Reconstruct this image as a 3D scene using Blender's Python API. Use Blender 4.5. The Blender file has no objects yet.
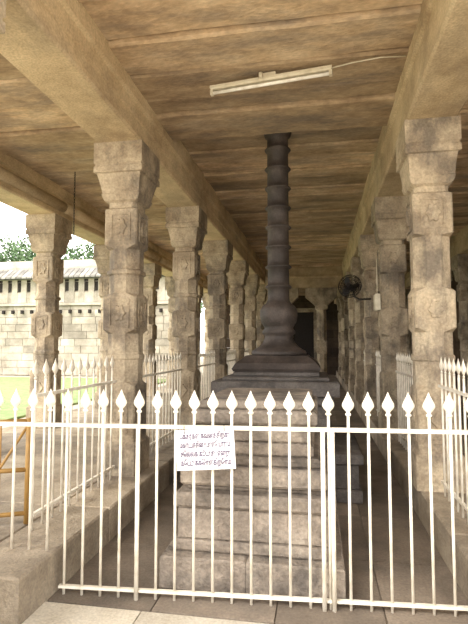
import bpy, math, random, bmesh
from mathutils import Vector
random.seed(7)
S=bpy.context.scene
S.view_settings.view_transform='Standard'
COL=S.collection
def lin(c):
    r=[]
    for v in c:
        v/=255.0
        r.append(v/12.92 if v<=0.04045 else ((v+0.055)/1.055)**2.4)
    return (r[0],r[1],r[2],1)
# ---------------- materials ----------------
def stone(name,base,dark,light,scale=3.0,bump=0.3,stretch=(1,1,1),rough=0.9,fine=60,varamt=0.3,stain=None,stain_scale=1.3,stain_stretch=(1,1,1),stain_amt=.7,fr=(.80,1.14),s0=.47,s1=.66):
    m=bpy.data.materials.new(name); m.use_nodes=True
    nt=m.node_tree; N=nt.nodes; L=nt.links
    b=N['Principled BSDF']; b.inputs['Roughness'].default_value=rough
    tc=N.new('ShaderNodeTexCoord'); mp=N.new('ShaderNodeMapping'); mp.inputs['Scale'].default_value=stretch
    L.new(tc.outputs['Object'],mp.inputs['Vector'])
    n1=N.new('ShaderNodeTexNoise'); n1.inputs['Scale'].default_value=scale; n1.inputs['Detail'].default_value=8; n1.inputs['Roughness'].default_value=0.7
    n2=N.new('ShaderNodeTexNoise'); n2.inputs['Scale'].default_value=fine; n2.inputs['Detail'].default_value=5
    L.new(mp.outputs[0],n1.inputs['Vector']); L.new(mp.outputs[0],n2.inputs['Vector'])
    r=N.new('ShaderNodeValToRGB'); e=r.color_ramp.elements
    e[0].position=0.30; e[0].color=lin(dark); e[1].position=0.70; e[1].color=lin(light)
    k=e.new(0.5); k.color=lin(base)
    L.new(n1.outputs['Fac'],r.inputs['Fac'])
    col=r.outputs['Color']
    if stain:
        mp3=N.new('ShaderNodeMapping'); mp3.inputs['Scale'].default_value=stain_stretch; mp3.inputs['Location'].default_value=(3,7,1)
        L.new(tc.outputs['Object'],mp3.inputs['Vector'])
        n3=N.new('ShaderNodeTexNoise'); n3.inputs['Scale'].default_value=stain_scale; n3.inputs['Detail'].default_value=9; n3.inputs['Roughness'].default_value=.68
        L.new(mp3.outputs[0],n3.inputs['Vector'])
        r3=N.new('ShaderNodeMapRange'); r3.inputs['From Min'].default_value=s0; r3.inputs['From Max'].default_value=s1; r3.inputs['To Max'].default_value=stain_amt
        L.new(n3.outputs['Fac'],r3.inputs['Value'])
        mx=N.new('ShaderNodeMix'); mx.data_type='RGBA'; L.new(r3.outputs[0],mx.inputs['Factor']); L.new(col,mx.inputs[6]); mx.inputs[7].default_value=lin(stain)
        col=mx.outputs[2]
    mr=N.new('ShaderNodeMapRange'); mr.inputs['From Min'].default_value=0.3; mr.inputs['From Max'].default_value=0.7
    mr.inputs['To Min'].default_value=fr[0]; mr.inputs['To Max'].default_value=fr[1]
    L.new(n2.outputs['Fac'],mr.inputs['Value'])
    at=N.new('ShaderNodeAttribute'); at.attribute_name='var'
    mv=N.new('ShaderNodeMapRange'); mv.inputs['To Min'].default_value=1-varamt; mv.inputs['To Max'].default_value=1+varamt*0.6
    L.new(at.outputs['Fac'],mv.inputs['Value'])
    mu=N.new('ShaderNodeMath'); mu.operation='MULTIPLY'; L.new(mr.outputs[0],mu.inputs[0]); L.new(mv.outputs[0],mu.inputs[1])
    vm=N.new('ShaderNodeVectorMath'); vm.operation='SCALE'
    L.new(col,vm.inputs[0]); L.new(mu.outputs[0],vm.inputs['Scale'])
    L.new(vm.outputs[0],b.inputs['Base Color'])
    bp=N.new('ShaderNodeBump'); bp.inputs['Strength'].default_value=bump; bp.inputs['Distance'].default_value=0.02
    ad=N.new('ShaderNodeMath'); ad.operation='ADD'; L.new(n1.outputs['Fac'],ad.inputs[0]); L.new(n2.outputs['Fac'],ad.inputs[1])
    L.new(ad.outputs[0],bp.inputs['Height']); L.new(bp.outputs[0],b.inputs['Normal'])
    return m
def plain(name,c,rough=0.5,metal=0.0):
    m=bpy.data.materials.new(name); m.use_nodes=True
    N=m.node_tree.nodes; L=m.node_tree.links; b=N['Principled BSDF']
    n=N.new('ShaderNodeTexNoise'); n.inputs['Scale'].default_value=14; n.inputs['Detail'].default_value=5
    r=N.new('ShaderNodeValToRGB'); cc=lin(c)
    r.color_ramp.elements[0].position=0.3; r.color_ramp.elements[0].color=(cc[0]*.78,cc[1]*.75,cc[2]*.70,1)
    r.color_ramp.elements[1].position=0.6; r.color_ramp.elements[1].color=cc
    tc=N.new('ShaderNodeTexCoord'); L.new(tc.outputs['Object'],n.inputs['Vector'])
    L.new(n.outputs['Fac'],r.inputs['Fac']); L.new(r.outputs['Color'],b.inputs['Base Color'])
    b.inputs['Roughness'].default_value=rough; b.inputs['Metallic'].default_value=metal
    return m
M_col=stone('column_granite',(178,162,138),(126,110,90),(210,194,166),scale=3.0,bump=0.6,stain=(98,90,82),stain_scale=2.6,stain_stretch=(1,1,.6),stain_amt=.8,s0=.47,s1=.64,fine=45)
M_beam=stone('beam_granite',(206,184,148),(166,142,110),(228,208,172),scale=1.6,bump=0.35,stain=(142,126,106),stain_scale=1.5,stain_stretch=(1,.5,1),s0=.48,s1=.68)
M_slab=stone('ceiling_slab',(200,174,140),(148,124,98),(226,204,172),scale=2.4,bump=0.45,stretch=(.7,1.5,1),varamt=0.34,stain=(134,122,110),stain_scale=1.6,stain_stretch=(.55,1.9,1),fine=26,stain_amt=.8,s0=.47,s1=.66,fr=(.84,1.12))
M_floor=stone('floor_stone',(134,121,107),(106,94,82),(158,144,128),scale=1.8,bump=0.3,rough=0.65,stain=(96,88,80))
M_front=stone('landing_stone',(208,198,180),(184,172,152),(222,214,198),scale=2,bump=0.2)
M_kerb=stone('kerb_stone',(168,154,133),(128,114,95),(190,176,154),scale=2.4,bump=0.4,stain=(110,100,90))
M_altar=stone('altar_granite',(146,134,121),(102,92,83),(176,164,149),scale=4,bump=0.8,fine=40,stain=(84,78,73),stain_scale=2.4,stain_amt=.85,s0=.46,s1=.64)
M_pil=stone('dark_granite',(64,56,52),(40,35,32),(92,82,76),scale=4,bump=0.3,rough=0.6)
M_plat=stone('grey_granite',(98,92,88),(64,60,57),(128,121,115),scale=4,bump=0.4,rough=0.75)
M_white=plain('cream_paint',(238,231,216),0.45)
M_sign=plain('sign_white',(236,236,240),0.5)
M_ink=plain('sign_ink',(66,42,84),0.6)
M_yel=plain('ochre_paint',(160,124,66),0.5)
M_black=plain('black_metal',(34,30,30),0.45,0.3)
M_tube=plain('tube_glass',(250,248,240),0.25)
M_fix=plain('fixture_enamel',(214,206,184),0.4)
M_wall=stone('wall_blocks',(180,171,156),(140,131,116),(202,194,181),scale=1.2,bump=0.3,varamt=0.25,stain=(132,124,112),stain_scale=.8)
M_cop=stone('coping_tile',(140,137,130),(104,100,94),(168,164,158),scale=1.5,bump=0.4)
M_dark=plain('niche_dark',(44,38,36),0.9)
M_grass=stone('grass',(140,158,104),(112,136,78),(164,178,124),scale=4,bump=0.5)
M_leaf=stone('leaf_green',(92,118,80),(60,86,52),(126,148,104),scale=1,bump=0,varamt=0.5)
M_bark=stone('bark',(98,80,62),(70,56,42),(120,100,80),scale=5,bump=0.6)
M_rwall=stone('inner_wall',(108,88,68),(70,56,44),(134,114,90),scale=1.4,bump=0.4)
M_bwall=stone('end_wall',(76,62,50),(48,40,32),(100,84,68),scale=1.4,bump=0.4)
M_ground=stone('yard_sand',(206,197,176),(186,175,151),(220,212,194),scale=1,bump=0.2)

# ---------------- mesh builder ----------------
class MB:
    def __init__(s): s.v=[]; s.f=[]; s.m=[]; s.c=[]; s.sm=[]
    def add(s,vs,fs,mi=0,var=None,smooth=False):
        o=len(s.v); s.v+= [tuple(p) for p in vs]
        if var is None: var=random.random()
        for f in fs:
            s.f.append(tuple(i+o for i in f)); s.m.append(mi); s.c.append(var); s.sm.append(smooth)
    def box(s,x0,x1,y0,y1,z0,z1,mi=0,var=None,ch=0.0):
        if ch>0:
            hx,hy=(x1-x0)/2,(y1-y0)/2; cx,cy=(x0+x1)/2,(y0+y1)/2
            s.rect_loft(cx,cy,[(z0,hx-ch,hy-ch),(z0+ch,hx,hy),(z1-ch,hx,hy),(z1,hx-ch,hy-ch)],mi,var); return
        vs=[(x0,y0,z0),(x1,y0,z0),(x1,y1,z0),(x0,y1,z0),(x0,y0,z1),(x1,y0,z1),(x1,y1,z1),(x0,y1,z1)]
        s.add(vs,[(3,2,1,0),(4,5,6,7),(0,1,5,4),(1,2,6,5),(2,3,7,6),(3,0,4,7)],mi,var)
    def rings(s,rs,mi=0,var=None,smooth=False,caps=True):
        n=len(rs[0]); vs=[p for r in rs for p in r]; fs=[]
        for k in range(len(rs)-1):
            for i in range(n):
                j=(i+1)%n; fs.append((k*n+i,k*n+j,(k+1)*n+j,(k+1)*n+i))
        if var is None: var=random.random()
        s.add(vs,fs,mi,var,smooth)
        if caps:
            o=len(s.v)-len(vs)
            s.f.append(tuple(o+i for i in reversed(range(n)))); s.m.append(mi); s.c.append(var); s.sm.append(False)
            s.f.append(tuple(o+(len(rs)-1)*n+i for i in range(n))); s.m.append(mi); s.c.append(var); s.sm.append(False)
    def rect_loft(s,cx,cy,prof,mi=0,var=None):
        s.rings([[(cx-a,cy-b,z),(cx+a,cy-b,z),(cx+a,cy+b,z),(cx-a,cy+b,z)] for z,a,b in prof],mi,var)
    def oct_loft(s,cx,cy,prof,mi=0,var=None):
        rs=[]
        for z,h,c in prof:
            d=h-c
            rs.append([(cx-d,cy-h,z),(cx+d,cy-h,z),(cx+h,cy-d,z),(cx+h,cy+d,z),(cx+d,cy+h,z),(cx-d,cy+h,z),(cx-h,cy+d,z),(cx-h,cy-d,z)])
        s.rings(rs,mi,var)
    def lathe(s,cx,cy,prof,n=32,mi=0,var=None,sx=1,sy=1,rot=0,smooth=True):
        rs=[]
        for z,r in prof:
            ring=[]
            for i in range(n):
                a=2*math.pi*i/n; x=r*sx*math.cos(a); y=r*sy*math.sin(a)
                ring.append((cx+x*math.cos(rot)-y*math.sin(rot),cy+x*math.sin(rot)+y*math.cos(rot),z))
            rs.append(ring)
        s.rings(rs,mi,var,smooth)
    def tube(s,pts,r,n=8,mi=0,var=None):
        pts=[Vector(p) for p in pts]; rs=[]
        for i,p in enumerate(pts):
            d=(pts[min(i+1,len(pts)-1)]-pts[max(i-1,0)]).normalized()
            up=Vector((0,0,1)) if abs(d.z)<0.9 else Vector((1,0,0))
            a=d.cross(up).normalized(); b=a.cross(d)
            rs.append([tuple(p+a*r*math.cos(2*math.pi*k/n)+b*r*math.sin(2*math.pi*k/n)) for k in range(n)])
        s.rings(rs,mi,var,True)
    def obj(s,name,mats,parent=None,loc=None):
        me=bpy.data.meshes.new(name); me.from_pydata(s.v,[],s.f)
        for m in mats: me.materials.append(m)
        for i,p in enumerate(me.polygons): p.material_index=s.m[i]; p.use_smooth=s.sm[i]
        at=me.color_attributes.new('var','FLOAT_COLOR','CORNER')
        for i,p in enumerate(me.polygons):
            for li in p.loop_indices:
                v=s.c[i]; at.data[li].color=(v,v,v,1)
        me.update()
        bm=bmesh.new(); bm.from_mesh(me); bmesh.ops.recalc_face_normals(bm,faces=bm.faces); bm.to_mesh(me); bm.free()
        o=bpy.data.objects.new(name,me); COL.objects.link(o)
        if loc: o.location=loc
        if parent: o.parent=parent
        return o

# layout
KZ=0.25; BZ=3.5; CZ=3.95
XL,XR,XO,XI=-1.92,1.02,-4.17,3.3
ROWS=[2.0]+[4.61+2.28*k for k in range(0,8)]
YS,YE=1.0,24.0

# ---------------- floor / ground ----------------
f=MB()
xs=[-1.59,-0.95,-0.25,0.35,0.85]
f.box(-1.59,.85,2.7,24,-.2,-0.012,0,.3)
y=2.7
while y<23.5:
    d=random.uniform(.7,1.2)
    for i in range(4): f.box(xs[i]+.004,xs[i+1]-.004,y+.004,y+d-.004,-.1,0,0)
    y+=d
for yy in (-1.0,.22,1.46):
    for xx in (-4,-3,-2,-1,0,1,2,3):
        f.box(xx+.004,xx+.996,yy+.004,yy+1.23-.004,-.1,0,1)
f.box(-4.7,4,-1,2.7,-.2,-.012,1,.4)
f.obj('floor',[M_floor,M_front])

g=MB(); g.box(-60,60,-40,80,-.5,-.2,0,.5)
g.box(-60,-4.75,-40,80,-.2,-.05,0,.5)
g.obj('ground',[M_ground])
g=MB(); g.box(-45,-6.2,3,20.5,-.06,0,0,.5); g.obj('lawn',[M_grass])

def plinth(name,x0,x1,inner_left):
    p=MB(); y=2.42
    p.box(x0+.03,x1-.03,2.45,23.9,-.2,KZ-.02,0,.5)
    while y<23.5:
        d=random.uniform(.9,1.6); y2=min(y+d,24)
        if inner_left:
            p.box(x1-.42,x1,y+.004,y2-.004,-.15,KZ,0,None,.012)
            p.box(x0,x1-.43,y+.004,y2-.004,-.15,KZ-.005,0,None,.008)
        else:
            p.box(x0,x0+.42,y+.004,y2-.004,-.15,KZ,0,None,.012)
            p.box(x0+.43,x1,y+.004,y2-.004,-.15,KZ-.005,0,None,.008)
        y+=d
    p.obj(name,[M_kerb])
plinth('stone_plinth',-4.7,-1.59,True)
plinth('stone_plinth',.85,4.0,False)

# ---------------- columns ----------------
def column(x,y,style=0,cap=.24,h=.168,zb=None):
    m=MB(); sq=.014; oc=h*.586
    z0=KZ if zb is None else zb; K=KZ
    P=[(z0,h+.03,sq),(K+.30,h+.03,sq),(K+.33,h+.004,sq),(K+.85,h+.004,sq),(K+.89,h-.006,oc),
       (K+1.10,h-.006,oc),(K+1.115,h+.006,oc),(K+1.15,h+.006,oc),(K+1.165,h-.006,oc),(K+1.36,h-.006,oc),(K+1.40,h+.004,sq),(K+1.72,h+.004,sq),(K+1.76,h-.008,oc)]
    if style==0:
        P+=[(K+1.94,h-.008,oc),(K+1.955,h+.01,oc),(K+1.99,h+.01,oc),(K+2.005,h-.008,oc),(K+2.20,h-.008,oc)]
    else:
        P+=[(K+2.22,h-.008,oc)]
    P+=[(K+2.24,h+.002,sq),(K+2.60,h+.002,sq),(K+2.62,h-.022,.03),(K+2.67,h-.022,.03),(K+2.69,h+.01,sq),(K+2.70,h+.01,sq)]
    vv=random.uniform(.2,.95)
    m.oct_loft(x,y,P,0,vv)
    v=m.c[-1]
    zc=K+2.70
    prof=[(zc,h+.012,h+.012),(zc+.04,h+.025,h+.025),(zc+.055,h+.03,h+.03),(zc+.06,h+.02,h+.02)]
    for i in range(7):
        t=i/6; prof.append((zc+.07+.17*t, h+.024+(cap-h-.04)*(1-math.cos(t*math.pi/2))**.7, h+.024+(cap-h-.02)*(1-math.cos(t*math.pi/2))**.7))
    prof+=[(zc+.245,cap-.016,cap+.004),(zc+.252,cap+.01,cap+.03),(zc+.31,cap+.01,cap+.03),(zc+.318,cap,cap+.02),(zc+.335,cap,cap+.02),(zc+.343,cap+.01,cap+.03),(BZ+.002,cap+.01,cap+.03)]
    m.rect_loft(x,y,prof,0,v)
    for (a,b,kind) in ((K+.40,K+.80,1),(K+1.42,K+1.70,0),(K+2.28,K+2.56,0)):
        zc2=(a+b)/2; w=.105
        for q in range(4):
            ca,sa=[(1,0),(0,1),(-1,0),(0,-1)][q]
            def P3(u,zz,o):
                X,Y=u,-(h+.004+o)
                return (x+X*ca-Y*sa,y+X*sa+Y*ca,zz)
            for (u0,u1,s0,s1) in ((-w,w,a,a+.02),(-w,w,b-.02,b),(-w,-w+.018,a+.02,b-.02),(w-.018,w,a+.02,b-.02)):
                vs=[P3(u0,s0,-.004),P3(u1,s0,-.004),P3(u1,s1,-.004),P3(u0,s1,-.004),P3(u0,s0,.009),P3(u1,s0,.009),P3(u1,s1,.009),P3(u0,s1,.009)]
                m.add(vs,[(3,2,1,0),(4,5,6,7),(0,1,5,4),(1,2,6,5),(2,3,7,6),(3,0,4,7)],0,v)
            n=24; R=.064
            r1=[];r2=[];r3=[]
            for i in range(n):
                t=2*math.pi*i/n; k=1.0+.16*math.cos(t*(6 if kind==0 else 4))
                r1.append(P3(R*k*math.cos(t),zc2+R*k*1.3*math.sin(t),-.004)); r2.append(P3(R*.85*k*math.cos(t),zc2+R*.85*k*1.3*math.sin(t),.014)); r3.append(P3(R*.3*math.cos(t),zc2+R*.3*math.sin(t),.003))
            m.rings([r1,r2,r3],0,v)
    return m.obj('stone_column',[M_col])
for i,yy in enumerate(ROWS):
    zb=-0.001 if i==0 else None
    column(XL,yy,0,zb=zb)
    column(XR,yy,1,.225,zb=zb)
    column(XO,yy,0,.235,zb=zb)
    column(XI,yy,1,.23,zb=zb)

# ---------------- beams ----------------
def beam(x,hw,roll=0):
    m=MB(); ys=[YS]+[r for r in ROWS]+[YE]
    for a,b in zip(ys[:-1],ys[1:]):
        if b-a<.05: continue
        a+=.003;b-=.003
        pr=[(-hw+.02,BZ),(hw-.02,BZ),(hw,BZ+.02),(hw,BZ+.14),(hw-.012,BZ+.15),(hw-.012,BZ+.17),(hw,BZ+.18),(hw,BZ+.30),(hw+.03,BZ+.32),(hw+.03,BZ+.62),(-hw-.03,BZ+.62),(-hw-.03,BZ+.32),(-hw,BZ+.30),(-hw,BZ+.02)]
        m.rings([[(x+u,a,z) for u,z in pr],[(x+u,b,z) for u,z in pr]],0,random.uniform(.4,.8))
    if roll:
        for sgn in roll:
            for a,b in zip(ys[:-1],ys[1:]):
                rs=[]
                for yy in (a+.003,b-.003):
                    rs.append([(x+sgn*(hw)+.085*math.cos(t*math.pi/8),yy,BZ+.17+.085*math.sin(t*math.pi/8)) for t in range(16)])
                m.rings(rs,0,None,True)
    return m.obj('stone_beam',[M_beam])
beam(XL,.23); beam(XR,.22); beam(XO,.22,(1,-1)); beam(XI,.22)

# ---------------- ceiling ----------------
c=MB()
def slabs(x0,x1,y0,y1,z,w0,w1,jit=.022):
    y=y0
    while y<y1-.01:
        d=random.uniform(w0,w1); y2=min(y+d,y1)
        if y1-y2<.12: y2=y1
        zz=z+random.uniform(-jit,jit)
        n=9; rings=[]
        for i in range(n):
            X=x0+(x1-x0)*i/(n-1); j1=random.uniform(0,.014); j2=random.uniform(0,.014); jz=random.uniform(-.005,.005)
            rings.append([(X,y+.018+j1,zz+jz),(X,y2-.018-j2,zz+jz),(X,y2-.005,zz+.018),(X,y2-.005,zz+.25),(X,y+.005,zz+.25),(X,y+.005,zz+.018)])
        c.rings(rings,0)
        y=y2
slabs(-1.68,.79,YS,4.72,CZ,.26,.5)
slabs(-1.68,.79,4.72,5.35,CZ-.05,.7,.7,0)
slabs(-1.68,.79,5.58,15.3,CZ+.08,.30,.5)
slabs(-1.68,.79,15.3,YE,CZ,.30,.5)
slabs(-3.93,-2.16,YS,YE,CZ,.45,.8)
slabs(1.24,3.08,YS,YE,CZ,.3,.5)
slabs(-5.3,-4.40,YS,YE,CZ+.02,.5,.9)
slabs(3.52,4.0,YS,YE,CZ,.5,.9)
c.box(-5.3,4.2,YS,YE,4.40,4.6,0,.5)  # unseen roof cap, added above the slabs to block light
c.obj('ceiling',[M_slab])

# ---------------- end of hall ----------------
w=MB()
z=KZ
while z<4.3:
    y=2.8; z2=min(z+.45,4.39)
    while y<24.0:
        d=random.uniform(.7,1.3); y2=min(y+d,23.98)
        if y2-y<.05: break
        w.box(3.75,4.1,y+.003,y2-.003,z+.003,z2-.003,0); y=y2
    z=z2+ (0 if z2<4.3 else 1)
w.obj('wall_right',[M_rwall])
w=MB(); z=0
while z<4.3:
    z2=min(z+.45,4.39)
    for (a,b) in ((-5.3,-1.35),(-.05,4.1)) if z<3.0 else ((-5.3,4.1),):
        x=a
        while x<b-.01:
            d=random.uniform(.7,1.2); x2=min(x+d,b)
            w.box(x+.003,x2-.003,24.0,24.4,z+.003,z2-.003,0); x=x2
    z=z2+ (0 if z2<4.3 else 1)
w.box(-3,2,26.5,26.7,0,4.3,0,.1)
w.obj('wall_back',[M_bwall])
d=MB(); d.box(-1.35,-1.2,23.9,23.99,0,3.1,0); d.box(-.2,-.05,23.9,23.99,0,3.1,0); d.box(-1.5,.1,23.9,23.99,3.1,3.3,0)
d.box(-1.2,-.2,23.96,23.99,0,3.1,1)
for zz in (.5,1.3,2.1): d.box(-1.1,-.3,23.93,23.97,zz,zz+.6,1)
d.obj('door_1',[M_col,M_dark])
b=MB()
b.box(-1.66,.76,15.35,15.75,3.3,3.98,0,None,.02); b.box(-1.66,.76,15.28,15.82,3.62,3.70,0,None,.02)
b.obj('stone_beam',[M_beam])
def bracket_column(x,y):
    m=MB(); h=.15
    m.oct_loft(x,y,[(0,h+.06,.02),(.3,h+.06,.02),(.34,h,.088),(1.2,h,.088),(1.25,h+.01,.02),(1.6,h+.01,.02),(1.65,h,.088),(2.6,h,.088),(2.65,h+.05,.03),(2.75,h+.05,.03)],0)
    m.rect_loft(x,y,[(2.75,.2,.17),(2.85,.3,.18),(2.95,.42,.19),(3.02,.5,.2),(3.3,.5,.2)],0)
    m.obj('bracket_column',[M_col])
bracket_column(.12,15.55); bracket_column(-1.1,15.55)

# ---------------- altar ----------------
a=MB(); cx=-.42
def tier(cx,y0,y1,hw,z0,z1,split=0):
    cy=(y0+y1)/2; hy=(y1-y0)/2
    if split:
        n=split; e=[-hw]+[ -hw+2*hw*(i+1)/n+random.uniform(-.05,.05) for i in range(n-1)]+[hw]
        for i in range(n):
            xa,xb=cx+e[i]+(.0015 if i else 0),cx+e[i+1]-(.0015 if i<n-1 else 0)
            j=random.uniform(-.004,.004)
            a.box(xa,xb,y0+j,y1,z0,z1-.002,0,random.uniform(.35,.75),.01)
    else:
        a.rect_loft(cx,cy,[(z0,hw-.014,hy-.014),(z0+.016,hw,hy),(z1-.016,hw,hy),(z1,hw-.018,hy-.018)],0,random.uniform(.2,.9))
tier(cx,2.94,4.35,.56,0,.20,2)
tier(cx,3.02,4.28,.50,.20,.27)
tier(cx,3.05,4.25,.475,.27,.47,2); tier(cx,3.02,4.28,.50,.47,.56)
tier(cx,3.10,4.20,.43,.56,.60); tier(cx,3.06,4.24,.465,.60,.72); tier(cx,3.10,4.2,.43,.72,.78)
tier(cx,3.14,4.15,.385,.78,.86); tier(cx,3.17,4.13,.365,.86,.98); tier(cx,3.12,4.18,.41,.98,1.07); tier(cx,3.16,4.14,.37,1.07,1.13)
a.obj('stone_altar',[M_altar])

# ---------------- lamp pillar with platform ----------------
a=MB(); px,py=-.45,5.62
def t2(hw,z0,z1): a.rect_loft(px,py,[(z0,hw-.01,hw-.01),(z0+.012,hw,hw),(z1-.012,hw,hw),(z1,hw-.015,hw-.015)],0,random.uniform(.3,.7))
t2(.85,0,.12);t2(.82,.12,.36);t2(.86,.36,.46)
t2(.60,.46,.55);t2(.55,.55,.88);t2(.60,.88,.97);t2(.66,.97,1.12)
t2(.56,1.12,1.16);t2(.46,1.16,1.21)
a.rect_loft(px,py,[(1.21,.46,.46),(1.24,.475,.475),(1.30,.44,.44),(1.36,.36,.36),(1.38,.34,.34)],1,.6)
pr=[(1.38,.31),(1.40,.325),(1.43,.31),(1.47,.24),(1.52,.19),(1.58,.165),(1.61,.165),(1.63,.19),(1.66,.19),(1.69,.165),(1.72,.18),(1.76,.205),(1.84,.22),(1.90,.215),(1.95,.19),(1.98,.15),(2.0,.14)]
z=2.0
while z<3.80:
    pr+=[(z+.02,.126),(z+.15,.124),(z+.16,.144),(z+.175,.156),(z+.19,.144),(z+.20,.126)]
    z+=.235
pr+=[(3.97,.124),(3.99,.155),(4.03,.165),(4.11,.165)]
a.lathe(px,py,pr,40,1,.5)
a.obj('stone_lamp_pillar',[M_plat,M_pil])

# ---------------- fences ----------------
HEAD=[(0,.008),(.006,.017),(.014,.017),(.020,.009),(.028,.013),(.045,.029),(.060,.036),(.075,.033),(.098,.021),(.122,.009),(.142,.001)]
def fence(p0,p1,zb,top,rail,sp=.115,r=.0085):
    m=MB(); p0=Vector(p0);p1=Vector(p1); L=(p1-p0).length; d=(p1-p0)/L; ang=math.atan2(d.y,d.x)
    n=int(L/sp)
    def bar(z,hh,t,a0=0,a1=None):
        a1=L if a1 is None else a1
        nx,ny=-d.y*t,d.x*t; q0=p0+d*a0;q1=p0+d*a1
        vs=[]
        for q in (q0,q1):
            for s,zz in ((-1,z-hh),(1,z-hh),(1,z+hh),(-1,z+hh)):
                vs.append((q.x+nx*s,q.y+ny*s,zz))
        m.add(vs,[(0,1,2,3),(7,6,5,4),(0,4,5,1),(1,5,6,2),(2,6,7,3),(3,7,4,0)],0,.8)
    bar(rail,.011,.014)
    for i in range(n+1):
        q=p0+d*(i*sp)
        zz=zb(q)
        m.lathe(q.x,q.y,[(zz,r),(top,r)],10,0,.8)
        m.lathe(q.x,q.y,[(top+h,w) for h,w in HEAD],14,0,.8,1,.45,ang)
    return m,bar,p0,d,L
def zb_front(q): return KZ if (q.x<-1.60 or q.x>.84) else 0.0
m,bar,p0,d,L=fence((-2.21,2.74),(1.5,2.99),zb_front,1.085,1.006,.1135)
P0=p0.copy();D=d.copy()
a0=(-1.56-p0.x)/d.x; a1=(.82-p0.x)/d.x
bar(.045,.008,.012,a0,a1)
for X in (-1.075,.075,.02):
    q=p0+d*((X-p0.x)/d.x)
    m.lathe(q.x,q.y-.02,[(0,.013),(1.0,.013)],12,0,.8)
m.obj('picket_fence',[M_white])
zk=lambda q:KZ
def sidefence(x):
    segs=[(3.05,ROWS[1]-.23)]+[(ROWS[i]+.23,ROWS[i+1]-.23) for i in range(1,7)]
    for a_,b_ in segs:
        m,bar,p0,d,L=fence((x,a_),(x,b_),zk,1.26,1.15,.125)
        bar(KZ+.1,.01,.012)
        m.obj('picket_fence',[M_white])
sidefence(XL); sidefence(XR)

# ochre gate leaf on the left
m=MB()
g0=Vector((-2.36,3.0)); g1=Vector((-2.03,3.16))
def gp(t,z): q=g0+(g1-g0)*t; return (q.x,q.y,z)
for t in (0,1): m.tube([gp(t,KZ),gp(t,.98)],.02,8)
for zz in (.32,.62,.96): m.tube([gp(0,zz),gp(1,zz)],.016,8)
m.tube([gp(0,.34),gp(1,.94)],.01,8)
for t in (.25,.5,.75): m.tube([gp(t,.32),gp(t,.96)],.007,8)
m.obj('metal_gate',[M_yel])

# ---------------- notice sign ----------------
fa=math.atan2(D.y,D.x)
e=bpy.data.objects.new('notice_sign',None); COL.objects.link(e)
sx_=-.665; q=P0+D*((sx_-P0.x)/D.x)
e.location=(sx_,q.y-.024,.882); e.rotation_euler=(0,math.radians(-3.5),fa)
m=MB(); m.rect_loft(0,0,[(-.118,.176,.003),(.118,.176,.003)],0,.8)
m.obj('board',[M_sign],e)
m=MB()
for sx in (-.12,.12):
    m.tube([(sx,-.005,.10),(sx,-.008,.125),(sx,.004,.14)],.002,6)
m.obj('tie_wires',[M_black],e)
lines=["பக்தர்கள் கவனத்திற்கு","மண்டபத்தின் உள்ளே யாரும்","செல்லக் கூடாது என்று","கேட்டுக்கொள்கிறோம்"]
for i,tx in enumerate(lines):
    cu=bpy.data.curves.new('text_line_%d'%(i+1),'FONT'); cu.body=tx; cu.size=.044; cu.align_x='CENTER'; cu.extrude=.0004; cu.offset=.0012
    cu.materials.append(M_ink)
    o=bpy.data.objects.new('text_line_%d'%(i+1),cu); COL.objects.link(o); o.parent=e
    o.location=(0,-.0042,.066-.052*i); o.rotation_euler=(math.pi/2,0,0)
    bpy.context.view_layer.update()
    wd=o.dimensions.x
    if wd>.30: o.scale=(.30/wd,1,1)

# ---------------- tube light ----------------
e=bpy.data.objects.new('tube_light',None); COL.objects.link(e); e.location=(-.40,4.12,3.845); e.rotation_euler=(0,math.radians(-1),math.radians(-6))
m=MB(); m.rect_loft(0,0,[(-.0,.54,.018),(.012,.55,.028),(.035,.55,.028)],0,.6)
for s in (-1,1): m.box(min(s*.525,s*.55),max(s*.525,s*.55),-.02,.02,-.045,.0,0,.5)
m.box(-.06,.06,-.02,.02,.035,.07,0,.3)
m.obj('fixture',[M_fix],e)
m=MB(); m.tube([(-.525,0,-.026),(.525,0,-.026)],.0155,14,0,.9); m.obj('tube',[M_tube],e)
m=MB(); m.tube([(-.07,-.03,.02),(-.07,-.035,.07)],.02,8); m.tube([(.54,0,.02),(.72,-.01,.03),(.95,-.0,.04),(1.15,.03,.03)],.006,6); m.obj('cable',[M_fix],e)

# ---------------- hanging chain ----------------
m=MB()
for k in range(22):
    z=3.95-k*.04; pts=[]
    for t in range(9):
        a_=2*math.pi*t/8; u=.010*math.cos(a_); v=.026*math.sin(a_)
        pts.append((-3.37+(u if k%2 else 0),6.18+(0 if k%2 else u),z-.02+v))
    m.tube(pts,.0035,5)
m.tube([(-3.37,6.18,3.07),(-3.37,6.18,3.02),(-3.34,6.18,2.99),(-3.31,6.18,3.02)],.006,6)
m.obj('hanging_chain',[M_black])

# ---------------- wall fan ----------------
e=bpy.data.objects.new('wall_fan',None); COL.objects.link(e); e.location=(.58,ROWS[3]-.28,2.56); e.rotation_euler=(math.radians(-12),0,math.radians(-25))
m=MB()
def ring(R,y,r=.005,n=32):
    m.tube([(R*math.cos(2*math.pi*k/n),y,R*math.sin(2*math.pi*k/n)) for k in range(n+1)],r,6)
for R,yy in ((.21,0),(.20,-.05),(.20,.05),(.14,-.07),(.07,-.08),(.14,.07)): ring(R,yy)
for k in range(28):
    a_=2*math.pi*k/28; c_,s_=math.cos(a_),math.sin(a_)
    m.tube([(.03*c_,-.08,.03*s_),(.14*c_,-.07,.14*s_),(.20*c_,-.05,.20*s_),(.21*c_,0,.21*s_),(.20*c_,.05,.20*s_),(.14*c_,.07,.14*s_),(.05*c_,.08,.05*s_)],.003,5)
m.tube([(0,-.085,0),(0,-.03,0)],.04,14); m.tube([(0,.04,0),(0,.2,0)],.055,14)
m.obj('guard_and_motor',[M_black],e)
m=MB()
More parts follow.
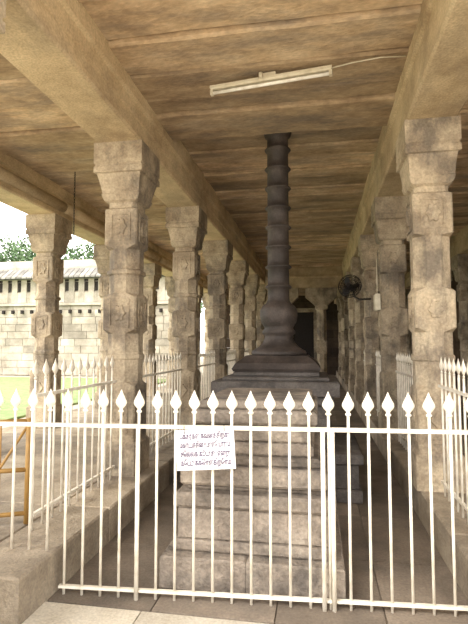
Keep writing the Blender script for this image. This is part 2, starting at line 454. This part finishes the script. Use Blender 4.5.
for k in range(3):
    a_=2*math.pi*k/3
    def P(r,w,y): return (r*math.cos(a_)-w*math.sin(a_),y,r*math.sin(a_)+w*math.cos(a_))
    m.add([P(.03,-.02,-.02),P(.10,-.055,-.03),P(.18,-.05,-.03),P(.185,.02,.0),P(.12,.06,.02),P(.03,.02,.02)],[(0,1,2,3,4,5)],0,.5)
m.obj('blades',[M_black],e)
m=MB(); m.tube([(0,.17,0),(.02,.2,-.14),(.12,.2,-.2),(.33,.2,-.2)],.018,8); m.obj('bracket',[M_black],e)

# switch box on right column
m=MB(); X0=XR-.17; m.box(X0-.07,X0-.002,ROWS[2]-.11,ROWS[2]+.10,1.97,2.20,0,.7,.008); m.box(X0-.075,X0-.07,ROWS[2]-.08,ROWS[2]+.07,2.0,2.17,0,.4)
m.tube([(X0-.03,ROWS[2],2.20),(X0-.03,ROWS[2],2.7)],.008,6)
m.obj('switch_box',[M_fix])

# ---------------- outer compound wall ----------------
w=MB(); WY=22.0; x1=-5.6; x0=-34
z=0
while z<3.4:
    z2=min(z+.36,3.42); x=x0
    while x<x1-.02:
        d_=random.uniform(.6,1.3); x2=min(x+d_,x1)
        w.box(x+.012,x2-.012,WY,WY+.6,z+.01,z2-.01,0); x=x2
    z=z2+(0 if z2<3.41 else 1)
w.box(x0,x1,WY+.05,WY+.6,0,5.4,0,.4)
w.box(x0,x1,WY-.14,WY+.6,3.45,3.58,0,.7)
x=x0
while x<x1-.3:
    w.box(x,x+.30,WY-.06,WY+.1,3.6,4.75,0,None)
    w.box(x+.32,x+.50,WY-.01,WY+.05,4.18,4.62,1,.3)
    w.box(x+.30,x+.52,WY-.04,WY+.05,3.6,4.12,0,None)
    w.box(x+.05,x+.16,WY-.14,WY+.0,3.05,3.22,1,.3)
    x+=.52
w.box(x0,x1,WY-.05,WY+.6,4.66,4.75,1,.2)
w.box(x0,x1,WY-.28,WY+.6,4.75,4.86,2,.2)
x=x0
while x<x1-.05:
    x2=x+.28
    vs=[(x,WY-.6,4.84),(x2-.04,WY-.6,4.84),(x2-.04,WY+.3,5.5),(x,WY+.3,5.5),(x,WY-.6,4.76),(x2-.04,WY-.6,4.76),(x2-.04,WY+.3,5.38),(x,WY+.3,5.38)]
    w.add(vs,[(0,1,2,3),(7,6,5,4),(0,4,5,1),(1,5,6,2),(2,6,7,3),(3,7,4,0)],2)
    x=x2
w.box(x0,x1,WY-.5,WY+.3,4.78,4.9,1,.2)
w.box(x0,x1,WY+.1,WY+.7,5.4,5.75,0,.9)
w.obj('wall_left',[M_wall,M_dark,M_cop])

# ---------------- trees ----------------
def tree(x,y,h,R):
    m=MB()
    m.tube([(x,y,-.2),(x+.1,y,h*.3),(x-.1,y+.1,h*.6),(x,y,h*.85)],.22,10)
    for k in range(6):
        a_=k*1.05; m.tube([(x,y,h*.4+k*.2),(x+R*.5*math.cos(a_),y+R*.5*math.sin(a_),h*.7)],.08,6)
    cl=[(x+random.uniform(-R,R)*.75,y+random.uniform(-R,R)*.6,h*.76+random.uniform(-.28,.2)*h,random.uniform(.7,1.3)) for _ in range(30)]
    for cx_,cy_,cz_,r_ in cl:
        for k in range(150):
            v=Vector((random.gauss(0,1),random.gauss(0,1),random.gauss(0,1))).normalized()*r_*random.uniform(.6,1.15)
            p=Vector((cx_,cy_,cz_))+v
            a1=Vector((random.gauss(0,1),random.gauss(0,1),random.gauss(0,1))).normalized(); b1=a1.orthogonal().normalized()
            s=random.uniform(.10,.20)
            m.add([p-a1*s,p+b1*s*.5,p+a1*s,p-b1*s*.5],[(0,1,2,3)],1,random.random())
    m.obj('tree',[M_bark,M_leaf])
for x,y,h,R in ((-22,33,9.2,3.4),(-18,34,8.8,3.2),(-14.5,33,8.4,3),(-27,34,9.6,3.6),(-11,36,8.2,2.8)): tree(x,y,h,R)

# ---------------- light ----------------
W=bpy.data.worlds.new('World'); S.world=W; W.use_nodes=True
nt=W.node_tree; bg=nt.nodes['Background']; bg.inputs['Color'].default_value=(1,.97,.935,1); bg.inputs['Strength'].default_value=3.9
sun=bpy.data.lights.new('sun','SUN'); sun.energy=3.2; sun.angle=math.radians(25); sun.color=(1,.95,.87)
so=bpy.data.objects.new('sun',sun); COL.objects.link(so); so.rotation_euler=(math.radians(50),0,math.radians(-38)); so.location=(-8,-8,10)

cam=bpy.data.cameras.new('camera'); cam.lens=27.7; cam.sensor_width=36; cam.clip_start=.05; cam.clip_end=300
co=bpy.data.objects.new('camera',cam); COL.objects.link(co)
co.location=(0,0,1.5); co.rotation_euler=(math.radians(93.9),0,math.radians(9.9))
S.camera=co
